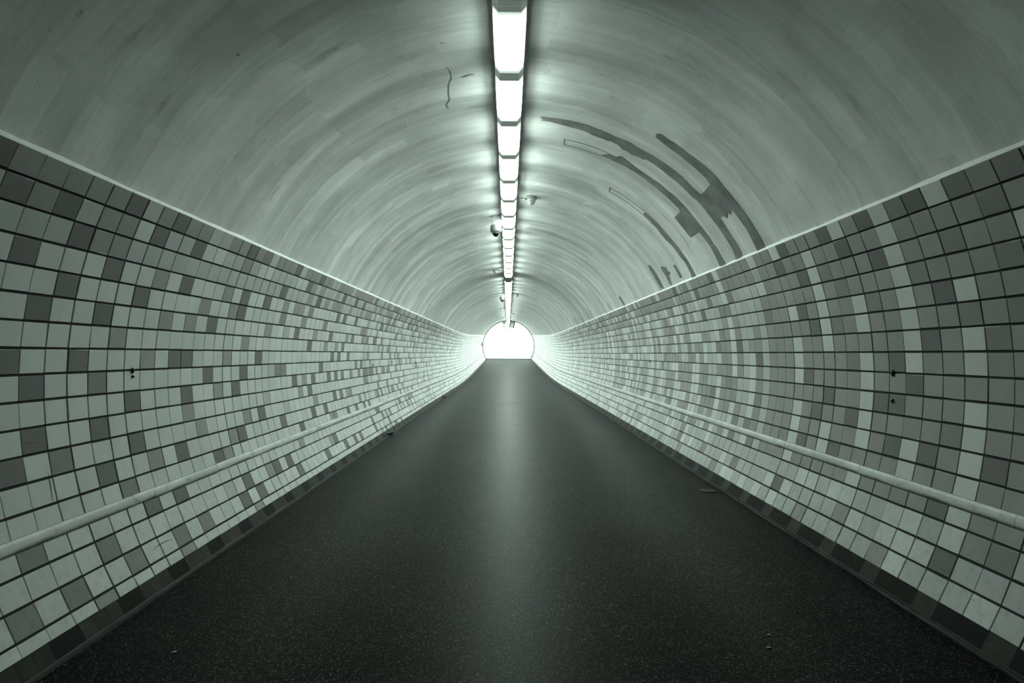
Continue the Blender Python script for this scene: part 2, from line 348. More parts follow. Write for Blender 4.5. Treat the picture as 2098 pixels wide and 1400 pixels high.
def rail_material():
    m, nt, b = mat('worn_white_rail')
    tc = N(nt, 'ShaderNodeTexCoord')
    n1 = N(nt, 'ShaderNodeTexNoise', Scale=7.0, Detail=7.0, Roughness=0.7)
    n2 = N(nt, 'ShaderNodeTexNoise', Scale=1.3, Detail=4.0)
    nt.links.new(tc.outputs['Object'], n1.inputs['Vector'])
    nt.links.new(tc.outputs['Object'], n2.inputs['Vector'])
    a = ramp(nt, n1.outputs['Fac'], [(0.30, 0.35), (0.42, 0.82), (0.7, 1.05)])
    c = ramp(nt, n2.outputs['Fac'], [(0.35, 0.82), (0.6, 1.05)])
    col = mix(nt, 'MULTIPLY', 1.0, (0.66, 0.665, 0.65, 1), a)
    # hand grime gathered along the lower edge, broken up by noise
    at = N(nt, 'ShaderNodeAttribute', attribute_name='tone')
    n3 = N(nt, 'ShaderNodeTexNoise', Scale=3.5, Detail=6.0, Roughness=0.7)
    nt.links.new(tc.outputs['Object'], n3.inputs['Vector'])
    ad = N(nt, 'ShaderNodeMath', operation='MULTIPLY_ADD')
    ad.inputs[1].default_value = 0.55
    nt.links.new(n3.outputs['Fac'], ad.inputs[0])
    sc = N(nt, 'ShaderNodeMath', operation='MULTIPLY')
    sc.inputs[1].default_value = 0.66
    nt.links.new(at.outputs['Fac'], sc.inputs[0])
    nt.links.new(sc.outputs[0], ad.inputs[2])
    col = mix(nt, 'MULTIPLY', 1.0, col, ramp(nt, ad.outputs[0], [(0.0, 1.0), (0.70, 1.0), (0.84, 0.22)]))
    nt.links.new(mix(nt, 'MULTIPLY', 1.0, col, c), b.inputs['Base Color'])
    b.inputs['Roughness'].default_value = 0.4
    return m


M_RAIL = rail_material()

# ------------------------------------------------------------------ object helpers
def tag(o, label=None, cat=None, group=None, kind=None):
    if label: o['label'] = label
    if cat: o['category'] = cat
    if group: o['group'] = group
    if kind: o['kind'] = kind
    return o


class MB:
    """collects faces (with material slot, smooth flag, tone) and links them as one mesh object"""
    def __init__(self):
        self.v, self.f, self.mi, self.sm, self.tone, self.uv = [], [], [], [], [], []

    def face(self, pts, mi=0, smooth=False, tone=None, uv=None):
        i = len(self.v)
        self.v.extend(pts)
        self.f.append(tuple(range(i, i + len(pts))))
        self.mi.append(mi); self.sm.append(smooth); self.tone.append(tone or (1, 1, 1)); self.uv.append(uv)

    def grid(self, rows, mi=0, smooth=True, closed=False, tone=None):
        i = len(self.v)
        n = len(rows[0])
        for r in rows:
            self.v.extend(r)
        m = n if closed else n - 1
        for a in range(len(rows) - 1):
            for b in range(m):
                c = (b + 1) % n
                self.f.append((i + a * n + b, i + a * n + c, i + (a + 1) * n + c, i + (a + 1) * n + b))
                self.mi.append(mi); self.sm.append(smooth); self.tone.append(tone or (1, 1, 1)); self.uv.append(None)

    def box(self, c, d, mi=0, M=None):
        x, y, z = d[0] / 2, d[1] / 2, d[2] / 2
        P = [Vector(p) for p in ((-x, -y, -z), (x, -y, -z), (x, y, -z), (-x, y, -z), (-x, -y, z), (x, -y, z), (x, y, z), (-x, y, z))]
        P = [(M @ p if M else p) + Vector(c) for p in P]
        for q in ((0, 3, 2, 1), (4, 5, 6, 7), (0, 1, 5, 4), (1, 2, 6, 5), (2, 3, 7, 6), (3, 0, 4, 7)):
            self.face([tuple(P[k]) for k in q], mi)

    def lathe(self, prof, seg=28, mi=0, axis='z', c=(0, 0, 0)):
        rows = []
        for r, h in prof:
            row = []
            for k in range(seg):
                a = 2 * PI * k / seg
                p = (r * math.cos(a), r * math.sin(a), h)
                if axis == 'x': p = (h, r * math.cos(a), r * math.sin(a))
                if axis == 'y': p = (r * math.cos(a), h, r * math.sin(a))
                row.append((p[0] + c[0], p[1] + c[1], p[2] + c[2]))
            rows.append(row)
        self.grid(rows, mi, True, True)

    def build(self, name, mats, parent=None, weld=True, tone=False, uv=False, recalc=True, autosmooth=None):
        me = bpy.data.meshes.new(name)
        me.from_pydata(self.v, [], self.f)
        for m in (mats if isinstance(mats, (list, tuple)) else [mats]):
            me.materials.append(m)
        me.polygons.foreach_set('material_index', self.mi)
        me.polygons.foreach_set('use_smooth', self.sm)
        if tone:
            a = me.attributes.new('tone', 'FLOAT_COLOR', 'FACE')
            buf = []
            for t in self.tone:
                buf.extend((t[0], t[1], t[2], 1.0))
            a.data.foreach_set('color', buf)
        if uv:
            l = me.uv_layers.new(name='UVMap')
            for p, u in zip(me.polygons, self.uv):
                for k, li in enumerate(p.loop_indices):
                    l.data[li].uv = u[k]
        if weld or recalc:
            bm = bmesh.new(); bm.from_mesh(me)
            if weld: bmesh.ops.remove_doubles(bm, verts=bm.verts, dist=1e-5)
            if recalc: bmesh.ops.recalc_face_normals(bm, faces=bm.faces)
            bm.to_mesh(me); bm.free()
        o = bpy.data.objects.new(name, me)
        C.objects.link(o)
        if parent:
            o.parent = parent
        return o


def empty(name, loc, rot=(0, 0, 0)):
    o = bpy.data.objects.new(name, None)
    o.empty_display_size = 0.1
    o.location = loc
    o.rotation_euler = rot
    C.objects.link(o)
    return o


def copy_tree(o, parent=None):
    c = o.copy(); C.objects.link(c)
    if parent: c.parent = parent
    for ch in list(o.children):
        copy_tree(ch, c)
    return c


def ysteps(a, b, d=0.6):
    n = max(1, int(math.ceil((b - a) / d)))
    return [a + (b - a) * k / n for k in range(n + 1)]


# ------------------------------------------------------------------ the vault
def build_ceiling():
    mb = MB()
    t0 = 0.4480
    nt_ = 96
    ys = ysteps(Y0, Y1, 0.55)
    ths = [t0 + (PI - 2 * t0) * k / nt_ for k in range(nt_ + 1)]

    def P(th, r, y):
        return (r * math.cos(th), y, ZC + r * math.sin(th) + g(y))
    for a in range(len(ys) - 1):
        for b in range(nt_):
            y0, y1, h0, h1 = ys[a], ys[a + 1], ths[b], ths[b + 1]
            mb.face([P(h0, RP, y0), P(h1, RP, y0), P(h1, RP, y1), P(h0, RP, y1)], 0, True,
                    uv=[(h0 * RP, y0), (h1 * RP, y0), (h1 * RP, y1), (h0 * RP, y1)])
    # mortar fillet between tile ledge and plaster, trowelled by hand so slightly wavy
    rnd = random.Random(5)
    ys2 = ysteps(Y0, Y1, 0.11)
    for side in (0, 1):
        prev = None
        for y in ys2:
            w = 0.0010 * math.sin(y * 2.9 + side) + 0.0007 * math.sin(y * 7.3) + 0.0006 * math.sin(y * 17.0) + rnd.uniform(-0.0004, 0.0004)
            pts = [(R + 0.006, 0.4421 - 0.003), (R + 0.0015, 0.4421 + 0.0005), (R + 0.013, 0.4421 + 0.0032 + 0.5 * w), (RP - 0.002, 0.4421 + 0.0070 + w), (RP + 0.003, 0.4421 + 0.0100 + 1.3 * w)]
            row = [(P(th if side == 0 else PI - th, r, y), (th * RP, y)) for r, th in pts]
            if prev:
                for k in range(4):
                    mb.face([prev[k][0], prev[k + 1][0], row[k + 1][0], row[k][0]], 2, False,
                            uv=[prev[k][1], prev[k + 1][1], row[k + 1][1], row[k][1]])
            prev = row
    # strips where the paint is missing and bare cement shows
    for poly in PATCHES:
        bm = bmesh.new()
        vs = [bm.verts.new((t * RP, y, 0)) for t, y in poly]
        bm.faces.new(vs)
        bmesh.ops.triangulate(bm, faces=bm.faces)
        lo = min(t for t, _ in poly); hi = max(t for t, _ in poly)
        t = lo + 0.03
        while t < hi:
            bmesh.ops.bisect_plane(bm, geom=bm.verts[:] + bm.edges[:] + bm.faces[:], plane_co=(t * RP, 0, 0), plane_no=(1, 0, 0))
            t += 0.03
        rr = RP - 0.0035
        for f in bm.faces:
            pts = [(v.co.x / RP, v.co.y) for v in f.verts]
            mb.face([P(th, rr, y) for th, y in pts], 1, True, uv=[(th * RP, y) for th, y in pts])
        bm.free()
    o = mb.build('ceiling', [M_PLASTER, M_CEMENT, M_MORTAR], uv=True, weld=True, recalc=False)
    me = o.data
    # every face looks into the tunnel
    bm = bmesh.new(); bm.from_mesh(me)
    for f in bm.faces:
        c = f.calc_center_median()
        if f.normal.dot(Vector((0, c.y, ZC + g(c.y))) - c) < 0:
            f.normal_flip()
    bm.to_mesh(me); bm.free()
    return tag(o, kind='structure')


build_ceiling()

# ------------------------------------------------------------------ tiled walls
TONE = {'L': 0.68, 'N': 0.53, 'M': 0.35, 'd': 0.27, 'D': 0.19}


def pick(side, row, j, rnd, colrnd):
    k = j - (LJ0 if side < 0 else RJ0)
    known = 44 if side < 0 else 38
    if (side, row, k) in KNOWN:
        return KNOWN[(side, row, k)]
    inside = 0 <= k < known + 4
    u = rnd.random()
    if side < 0:
        if inside:
            return ('M' if row == 0 else 'N' if row in (1, 2) else 'L')
        if row < 2:
            return 'D' if u < .25 else 'M' if u < .72 else 'N'
        if row < 4:
            return 'D' if u < .18 else 'M' if u < .42 else 'N' if u < .6 else 'L'
        return 'D' if u < .15 else 'd' if u < .19 else 'M' if u < .27 else 'N' if u < .36 else 'L'
    if inside:
        if row >= 14:
            return 'N' if u < .7 else 'L'  # stronger lamp light near the floor put into these tones
        if k < 24:
            return 'M'
        return 'M' if row < 2 else 'N'
    c = colrnd(j)
    if row < 3:
        return 'd' if u < .22 else 'M' if u < .74 else 'N' if u < .9 else 'L'
    if row >= 13:
        return 'M' if u < .14 else 'N' if u < .62 else 'L'
    if u < .3:
        return 'd' if rnd.random() < .25 else rnd.choice('MNLN')
    return c


def build_wall(side, name, TH, D):
    rnd = random.Random(21 if side < 0 else 43)
    cr = {}

    def colrnd(j):
        if j not in cr:
            cr[j] = random.Random(j * 7 + 3).choices('MNLd', (.36, .28, .3, .06))[0]
        return cr[j]
    mb = MB()
    # grout bed
    nb = 26
    top, bot = TH[0] + 0.001, TH[-1] - 0.002
    ys = ysteps(Y0, Y1, 0.55)
    ths = [top + (bot - top) * k / nb for k in range(nb + 1)]
    for a in range(len(ys) - 1):
        for b in range(nb):
            mb.face([cyl(side, ths[b], R + 0.007, ys[a]), cyl(side, ths[b + 1], R + 0.007, ys[a]),
                     cyl(side, ths[b + 1], R + 0.007, ys[a + 1]), cyl(side, ths[b], R + 0.007, ys[a + 1])], 1, True)
    j = int(math.floor(Y0 / S - D)) + 1
    gap = {}
    while (D + j + 1) * S <= Y1 + 0.01:
        ya, yb = (D + j) * S, min((D + j + 1) * S, Y1)
        gl = gap.get(j, 0.0034)
        gap[j + 1] = gr = rnd.choices((0.0018, 0.0034, 0.0050), (.3, .4, .3))[0]
        for r in range(len(TH) - 1):
            tp, bt = TH[r], TH[r + 1]
            gt = 0.0 if r == 0 else 0.0072
            gb = 0.0072 if r < len(TH) - 2 else 0.0
            jit = rnd.uniform(-0.0012, 0.0012)
            h0, h1 = tp - (gt + jit) / R, bt + (gb - jit) / R
            e = 0.0016                                  # arris
            tx, ty = rnd.gauss(0, 0.00045), rnd.gauss(0, 0.00065)
            t = pick(side, r, j, rnd, colrnd)
            v = TONE[t] * rnd.uniform(0.95, 1.05)
            tone = (v * 0.985, v, v * 0.985) if t in 'LN' else (v * 1.03, v, v * 0.975)
            o4 = [cyl(side, h0, R + 0.007, ya + gl), cyl(side, h0, R + 0.007, yb - gr), cyl(side, h1, R + 0.007, yb - gr), cyl(side, h1, R + 0.007, ya + gl)]
            m4 = [cyl(side, h0, R + 0.0012, ya + gl), cyl(side, h0, R + 0.0012, yb - gr), cyl(side, h1, R + 0.0012, yb - gr), cyl(side, h1, R + 0.0012, ya + gl)]
            ed = e / R
            i4 = [cyl(side, h0 - ed, R - tx - ty, ya + gl + e), cyl(side, h0 - ed, R - tx + ty, yb - gr - e),
                  cyl(side, h1 + ed, R + tx + ty, yb - gr - e), cyl(side, h1 + ed, R + tx - ty, ya + gl + e)]
            mb.face(i4, 0, False, tone)
            for k in range(4):
                n = (k + 1) % 4
                mb.face([m4[k], m4[n], i4[n], i4[k]], 0, False, tone)
                mb.face([o4[k], o4[n], m4[n], m4[k]], 0, False, tone)
        j += 1
    for wall, pts in SCUFFS:
        if wall != side:
            continue
        n = len(pts)
        for k in range(n - 1):
            (h0, y0), (h1, y1) = pts[k], pts[k + 1]
            a = 0.0022 * (0.3 if k == 0 else 1); b = 0.0022 * (0.3 if k == n - 2 else 1)
            vert = abs(h1 - h0) * R > abs(y1 - y0)
            dh, dy = (0, 1) if vert else (1 / R, 0)
            rr = R - 0.0028
            mb.face([cyl(side, h0 - a * dh, rr, y0 - a * dy), cyl(side, h1 - b * dh, rr, y1 - b * dy), cyl(side, h1 + b * dh, rr, y1 + b * dy), cyl(side, h0 + a * dh, rr, y0 + a * dy)], 1)
    o = mb.build(name, [M_TILE, M_GROUT], tone=True, weld=False, recalc=False)
    bm = bmesh.new(); bm.from_mesh(o.data)
    for f in bm.faces:
        c = f.calc_center_median()
        d = Vector((0, c.y, ZC + g(c.y))) - c
        if f.normal.dot(d) < -1e-4:
            f.normal_flip()
    bm.to_mesh(o.data); bm.free()
    return tag(o, kind='structure')


build_wall(-1, 'wall_left', THL, DL)
build_wall(1, 'wall_right', THR, DR)


# ------------------------------------------------------------------ dark tile course along the foot of each wall
def build_base(side, name, top, bot, phase, period, width, black_first, narrow):
    rnd = random.Random(9)
    mb = MB()
    n = int((Y0 - phase) / period) - 1
    y = phase + n * period
    while y < Y1:
        cells = [(y, y + width, black_first)]
        if narrow:
            q = (period - width) / narrow
            cells += [(y + width + q * k, y + width + q * (k + 1), not black_first) for k in range(narrow)]
        else:
            cells += [(y + width, y + period, not black_first)]
        for a, b, blk in cells:
            if b < Y0 or a > Y1: continue
            a, b = max(a, Y0), min(b, Y1)
            v = (0.004 if blk else 0.036) * rnd.uniform(0.85, 1.15)
            gp = 0.0008
            h0, h1 = top - 0.0008, bot
            i4 = [cyl(side, h0, R - 0.001, a + gp), cyl(side, h0, R - 0.001, b - gp), cyl(side, h1, R - 0.001, b - gp), cyl(side, h1, R - 0.001, a + gp)]
            o4 = [cyl(side, h0, R + 0.012, a + gp), cyl(side, h0, R + 0.012, b - gp), cyl(side, h1, R + 0.012, b - gp), cyl(side, h1, R + 0.012, a + gp)]
            t = (v * 1.02, v, v * 0.99)
            mb.face(i4, 0, False, t)
            for k in range(4):
                m = (k + 1) % 4
                mb.face([o4[k], o4[m], i4[m], i4[k]], 0, False, t)
        y += period
    for a, b in zip(ysteps(Y0, Y1, 0.55)[:-1], ysteps(Y0, Y1, 0.55)[1:]):
        mb.face([cyl(side, top, R + 0.008, a), cyl(side, top, R + 0.008, b), cyl(side, bot, R + 0.008, b), cyl(side, bot, R + 0.008, a)], 0, False, (0.01, 0.01, 0.01))
    o = mb.build(name, M_BASE, tone=True, weld=False, recalc=False)
    bm = bmesh.new(); bm.from_mesh(o.data)
    for f in bm.faces:
        c = f.calc_center_median()
        if f.normal.dot(Vector((0, c.y, ZC + g(c.y))) - c) < -1e-4:
            f.normal_flip()
    bm.to_mesh(o.data); bm.free()
    return tag(o, kind='structure')


build_base(-1, 'baseboard_left', THL[-1], -0.5545, 2.59, 0.4425, 0.175, True, 3)
build_base(1, 'baseboard_right', THR[-1], -0.5225, 2.42, 0.4425, 0.145, False, 2)

# ------------------------------------------------------------------ floor
def build_floor():
    mb = MB()
    ys = ysteps(Y0, Y1, 0.5)
    xs = [FX0 + (FX1 - FX0) * k / 8 for k in range(9)]
    rows = [[(x, y, g(y) + fl(x)) for x in xs] for y in ys]
    mb.grid(rows, 0, True)

    def crack(pts, w):
        for k in range(len(pts) - 1):
            (x0, y0), (x1, y1) = pts[k], pts[k + 1]
            a = w * (0.5 if k == 0 else 1.0); b = w * (0.5 if k == len(pts) - 2 else 1.0)
            mb.face([(x0, y0 - a, fl(x0) + g(y0) + 0.0015), (x1, y1 - b, fl(x1) + g(y1) + 0.0015), (x1, y1 + b, fl(x1) + g(y1) + 0.0015), (x0, y0 + a, fl(x0) + g(y0) + 0.0015)], 1)
    crack([(-0.353, 15.208), (-0.22, 15.40), (-0.08, 15.53), (0.097, 15.591), (0.27, 15.57), (0.40, 15.50), (0.504, 15.43)], 0.035)
    crack([(-2.25, 9.45), (-1.95, 9.42), (-1.7, 9.55), (-1.2, 9.62), (-0.7, 9.74), (-0.4, 9.77)], 0.010)
    crack([(-2.25, 17.85), (-1.9, 17.82), (-1.5, 17.9)], 0.02)
    o = mb.build('floor', [M_ASPHALT, M_CRACK], weld=True, recalc=False)
    bm = bmesh.new(); bm.from_mesh(o.data)
    for f in bm.faces:
        if f.normal.z < 0: f.normal_flip()
    bm.to_mesh(o.data); bm.free()
    return tag(o, kind='structure')


build_floor()


def strip(name, prof, m, jitter=0.0, seed=1, mi=None, mats=None, y0=Y0, y1=Y1, step=0.25):
    """extrudes an (x, z) profile along the tunnel"""
    rnd = random.Random(seed)
    mb = MB()
    ys = ysteps(y0, y1, step)
    rows = []
    for y in ys:
        rows.append([(x + rnd.uniform(-jitter, jitter) * w, y, z + rnd.uniform(-jitter, jitter) * w * 0.6 + g(y)) for x, z, w in prof])
    for k in range(len(prof) - 1):
        mb.grid([[r[k], r[k + 1]] for r in rows], 0 if mi is None else mi[k], False)
    return tag(mb.build(name, mats or m, weld=True, recalc=True), kind='structure')


strip('trim_1', [(-2.350, 0.008, 0), (-2.337, 0.003, 0.2), (-2.331, -0.002, 0.3), (-2.318, -0.007, 0.6), (-2.292, -0.006, 1), (-2.276, 0.002, 1), (-2.268, -0.02, 0)], None, 0.006, 3,
      mi=[1, 1, 0, 0, 0, 0], mats=[M_KERB, M_KERBLIGHT])
strip('trim_2', [(2.392, 0.074, 0), (2.377, 0.068, 0.2), (2.371, 0.064, 0.3), (2.370, 0.052, 0.6), (2.360, 0.048, 0.9), (2.356, 0.040, 0.7), (2.346, 0.047, 0.8), (2.335, 0.02, 0)], None, 0.007, 4,
      mi=[1, 1, 0, 0, 0, 0, 0], mats=[M_KERB, M_KERBLIGHT], step=0.16)

# added end behind the camera to block light, dark rim and low step at the exit, ground outside
def build_back():
    mb = MB()
    ro = R + 0.35
    a0, a1 = -0.62, PI + 0.62
    arc = [a0 + (a1 - a0) * k / 60 for k in range(61)]
    ring = lambda y, dz: [(ro * math.cos(a), y, ZC + ro * math.sin(a) + g(y)) for a in arc]
    mb.face(ring(Y0, 0)); mb.face([(x, y - 0.15, z) for x, y, z in ring(Y0, 0)[::-1]])
    mb.grid([ring(y, 0) for y in ysteps(Y0 - 0.15, Y1 - 0.02, 1.0)], 0, True, True)   # added unseen shell that keeps sky light from leaking in
    return tag(mb.build('light_blocker', M_KERB, weld=False, recalc=False), kind='structure')


build_back()


def build_rim():
    mb = MB()
    a0, a1 = -0.56, PI + 0.56
    rows = []
    for k in range(73):
        a = a0 + (a1 - a0) * k / 72
        c, s = math.cos(a), math.sin(a)
        rows.append([(r * c, y, ZC + r * s + g(Y1)) for r, y in ((R - 0.045, Y1), (R - 0.045, Y1 + 0.06), (R + 0.6, Y1 + 0.06), (R + 0.6, Y1), (R - 0.045, Y1))])
    mb.grid(rows, 0, False)
    return tag(mb.build('trim_3', M_KERB, weld=True, recalc=True), kind='structure')


build_rim()
mb = MB()
mb.box((0, Y1 + 0.35, g(Y1) + 0.02), (4.9, 0.3, 0.22))
tag(mb.build('trim_4', M_KERB), kind='structure')
mb = MB()
mb.box((0, Y1 + 0.1, g(Y1) + 0.01), (5.0, 0.2, 0.11))
mb.box((0, Y1 + 7.4, g(Y1) + 0.0), (9.0, 14.0, 0.1))
tag(mb.build('ground', M_CONC), kind='structure')


# ------------------------------------------------------------------ handrails
def build_rail(side, tc, joints, label):
    root = empty('handrail', cyl(side, tc, R, joints[0]))
    base = Vector(root.location)
    hw = 0.0385
    rnd = random.Random(17 if side < 0 else 18)
    for a, b in zip(joints[:-1], joints[1:]):
        mb = MB()
        off = rnd.uniform(-0.0025, 0.0025)
        pr = rnd.uniform(0.015, 0.018)
        prof = []
        for k in range(11):
            u = PI * k / 10
            prof.append((R + 0.006 - (pr + 0.006) * math.sin(u) ** 0.6, tc + (hw * math.cos(u) + off) / R))
        ys = ysteps(a + 0.0012, b - 0.0012, 0.3)
        rows = [[tuple(Vector(cyl(side, th, r, y)) - base) for r, th in prof] for y in ys]
        for q in range(10):
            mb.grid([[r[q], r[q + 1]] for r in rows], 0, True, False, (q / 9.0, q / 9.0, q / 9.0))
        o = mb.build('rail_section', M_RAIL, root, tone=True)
        bm = bmesh.new(); bm.from_mesh(o.data)
        ends = [e for e in bm.edges if e.is_boundary and abs(e.verts[0].co.y - e.verts[1].co.y) < 1e-6]
        for yy in (min(v.co.y for v in bm.verts), max(v.co.y for v in bm.verts)):
            ring = [v for v in bm.verts if abs(v.co.y - yy) < 1e-6]
            ring.sort(key=lambda v: v.co.z)
            f = bm.faces.new([bm.verts.new(v.co) for v in ring])
        bmesh.ops.recalc_face_normals(bm, faces=bm.faces)
        for f in bm.faces:
            if len(f.verts) == 4 and f.normal.x * side > 0.05:
                f.normal_flip()
        bm.to_mesh(o.data); bm.free()
    return tag(root, label, 'handrail', 'handrails along the tiled walls')


def joints(start, d, lst, end=52.6):
    j = []
    y = start
    out = [-2.2] + lst
    while out[-1] + d < end:
        out.append(out[-1] + d)
    out.append(end)
    return out


build_rail(-1, -0.3242, joints(0, 1.17, [0.2, 1.35, 2.5, 3.62, 4.39, 5.5]), 'long worn white rounded handrail strip along the left tiled wall')
build_rail(1, -0.2713, joints(0, 1.17, [-0.9, 0.3, 1.45, 2.62, 3.79, 4.80, 6.03]), 'long worn white rounded handrail strip along the right tiled wall')

# ------------------------------------------------------------------ ceiling lamps
PITCH, LSTART, LX = 0.894, 3.435, -0.048
APEX = ZC + RP
LAMPG = 'ceiling lamps along the tunnel crown'


def lamp_profile(s=1.0, dz=0.0):
    return [(-0.122 * s, -0.120), (-0.122 * s, -0.135), (-0.080 * s, -0.183 - dz), (0.080 * s, -0.183 - dz), (0.122 * s, -0.135), (0.122 * s, -0.120)]


def make_lamp():
    root = empty('ceiling_lamp', (0, 0, 0))
    L = PITCH - 0.006
    h = MB()
    h.box((0, 0, -0.054), (0.222, L - 0.004, 0.108))
    h.box((0, 0, -0.114), (0.2525, L - 0.004, 0.013))
    h.build('housing', M_HOUSE, root)
    d = MB()
    p = lamp_profile()
    e = L / 2 - 0.052
    rows = [[(x, y, z) for x, z in p] for y in (-e, e)]
    d.grid(rows, 0, False)
    d.build('diffuser', M_TUBE, root)
    for sy in (-1, 1):
        c = MB()
        q = lamp_profile(1.03, 0.004)
        ya, yb = sy * (L / 2 - 0.056), sy * (L / 2)
        r0 = [(x, ya, z) for x, z in q]
        r1 = [(x, yb, z) for x, z in q]
        c.grid([r0, r1], 0, False, True)
        c.face(r1); c.face(r0)
        c.build('end_cap', M_CAP, root)
    return root


ORD = ['first', 'second', 'third', 'fourth', 'fifth', 'sixth', 'seventh', 'eighth', 'ninth', 'tenth', 'eleventh', 'twelfth', 'thirteenth', 'fourteenth']
lamp0 = make_lamp()
for k in range(-1, 54):
    yc = LSTART + PITCH * (k + 0.5)
    o = copy_tree(lamp0)
    o.location = (LX, yc, APEX + g(yc) - 0.001)
    sl = (g(yc + 0.4) - g(yc - 0.4)) / 0.8
    o.rotation_euler = (math.atan(sl), 0, 0)
    if k in (-1, 0, 1):
        for ch in o.children:
            if ch.name.startswith('diffuser'):
                ch.data = ch.data.copy()
                ch.data.materials[0] = M_UNLIT if k < 0 else M_TUBEDIM if k == 0 else M_TUBEMID
    if k == -1:
        lb = 'ceiling lamp cut off by the top edge of the photo, only its end showing'
    elif k == 0:
        lb = 'lit white box lamp nearest the camera, whole length in view at the top'
    elif k < 14:
        lb = 'lit white ceiling lamp, %s whole one of the row from the camera' % ORD[k]
    elif k == 14:
        lb = 'dark unlit ceiling lamp breaking the bright row on the crown'
        for ch in o.children:
            if ch.name.startswith('diffuser'):
                ch.data = ch.data.copy()
                ch.data.materials[0] = M_UNLIT
                ch['label'] = 'dark unlit diffuser'
            else:
                ch.data = ch.data.copy()
                ch.data.materials[0] = M_DARKCAP
    elif k < 19:
        lb = 'lit white ceiling lamp, %s one beyond the dark unlit lamp' % ORD[k - 15]
    else:
        lb = 'distant lit ceiling lamp in the merged white strip running to the tunnel exit'
    tag(o, lb, 'ceiling lamp', LAMPG)


for ch in list(lamp0.children):
    bpy.data.objects.remove(ch)
bpy.data.objects.remove(lamp0)

# ------------------------------------------------------------------ smoke detectors and dome cameras hung from the vault
def vault_z(x, y):
    return ZC + math.sqrt(RP * RP - x * x) + g(y)


def make_detector():
    """origin at the vault; conduit runs towards the lamp row along +x"""
    root = empty('smoke_detector', (0, 0, 0))
    b = MB()
    b.lathe([(0.0, 0.02), (0.088, 0.02), (0.092, -0.012), (0.086, -0.022), (0.0, -0.022)], 32)
    b.build('base_plate', M_GREY, root)
    h = MB()
    h.lathe([(0.066, -0.021), (0.070, -0.030), (0.070, -0.058), (0.062, -0.064), (0.058, -0.066)], 32)
    h.lathe([(0.050, -0.066), (0.050, -0.084)], 32)
    h.lathe([(0.056, -0.084), (0.054, -0.094), (0.040, -0.108), (0.018, -0.116), (0.0, -0.117)], 32)
    h.lathe([(0.058, -0.066), (0.050, -0.066)], 32)
    h.lathe([(0.050, -0.084), (0.056, -0.084)], 32)
    for k in range(8):
        a = 2 * PI * (k + 0.5) / 8
        h.box((0.054 * math.cos(a), 0.054 * math.sin(a), -0.075), (0.008, 0.014, 0.022), 0, Matrix.Rotation(a, 3, 'Z'))
    h.build('sensor_head', M_WHITE, root)
    v = MB()
    v.lathe([(0.0495, -0.067), (0.0495, -0.083)], 32)
    v.build('vent_slot', M_BLACK, root)
    c = MB()
    c.lathe([(0.0, -0.20), (0.012, -0.20), (0.012, -0.085), (0.0, -0.085)], 12, axis='x', c=(0.285, 0, -0.016))
    c.lathe([(0.0, -0.03), (0.019, -0.03), (0.019, 0.03), (0.0, 0.03)], 12, axis='x', c=(0.105, 0, -0.024))
    c.build('conduit', M_GREY, root)
    return root


det0 = make_detector()
DG = 'smoke detectors beside the lamp row'
DETS = [(0.33, 8.2, 'white smoke detector right of the lamps, nearest the camera, with vent slots'),
        (-0.45, 15.2, 'white smoke detector left of the lamps, just short of the dark unlit lamp'),
        (0.31, 21.6, 'white smoke detector right of the lamps, opposite the farther dome camera'),
        (-0.43, 29.0, 'small white smoke detector left of the lamps, next one beyond the farther dome camera'),
        (0.31, 35.0, 'small white smoke detector right of the lamps, third one along the right side'),
        (-0.46, 42.5, 'tiny white smoke detector left of the lamps, farthest one on the left side'),
        (0.37, 50.0, 'tiny white smoke detector right of the lamps, just before the hanging exit panel')]
for i, (x, y, lb) in enumerate(DETS):
    o = det0 if i == 0 else copy_tree(det0)
    o.location = (x, y, vault_z(x, y) - 0.012)
    o.rotation_euler = (0, 0, PI if x > 0 else 0)
    tag(o, lb, 'smoke detector', DG)


def make_camera():
    root = empty('dome_camera', (0, 0, 0))
    b = MB()
    b.box((0.03, 0, -0.095), (0.16, 0.10, 0.17))
    b.box((0.03, 0, -0.005), (0.18, 0.13, 0.02))
    b.build('bracket', M_GREY, root)
    h = MB()
    h.lathe([(0.0, -0.172), (0.085, -0.172), (0.102, -0.182), (0.105, -0.20), (0.105, -0.270), (0.098, -0.296), (0.080, -0.312), (0.067, -0.318), (0.0, -0.318)], 36)
    h.build('camera_body', M_SHELL, root)
    d = MB()
    d.lathe([(0.066 * math.cos(a), -0.318 - 0.070 * math.sin(a)) for a in [PI / 2 * k / 8 for k in range(8)]] + [(0.0, -0.388)], 28)
    d.build('dome', M_DOME, root)
    r = MB()
    r.lathe([(0.067, -0.316), (0.074, -0.318), (0.074, -0.327), (0.067, -0.329)], 28)
    r.build('trim_ring', M_SHELL, root)
    return root


cam0 = make_camera()
for i, (x, y, lb) in enumerate([(-0.29, 9.35, 'white dome security camera on a grey bracket left of the lamps, nearest one'),
                                (-0.31, 21.1, 'small white dome security camera left of the lamps, beyond the dark unlit lamp')]):
    o = cam0 if i == 0 else copy_tree(cam0)
    o.location = (x, y, vault_z(abs(x) + 0.07, y) - 0.006)
    tag(o, lb, 'security camera', 'dome cameras beside the lamp row')

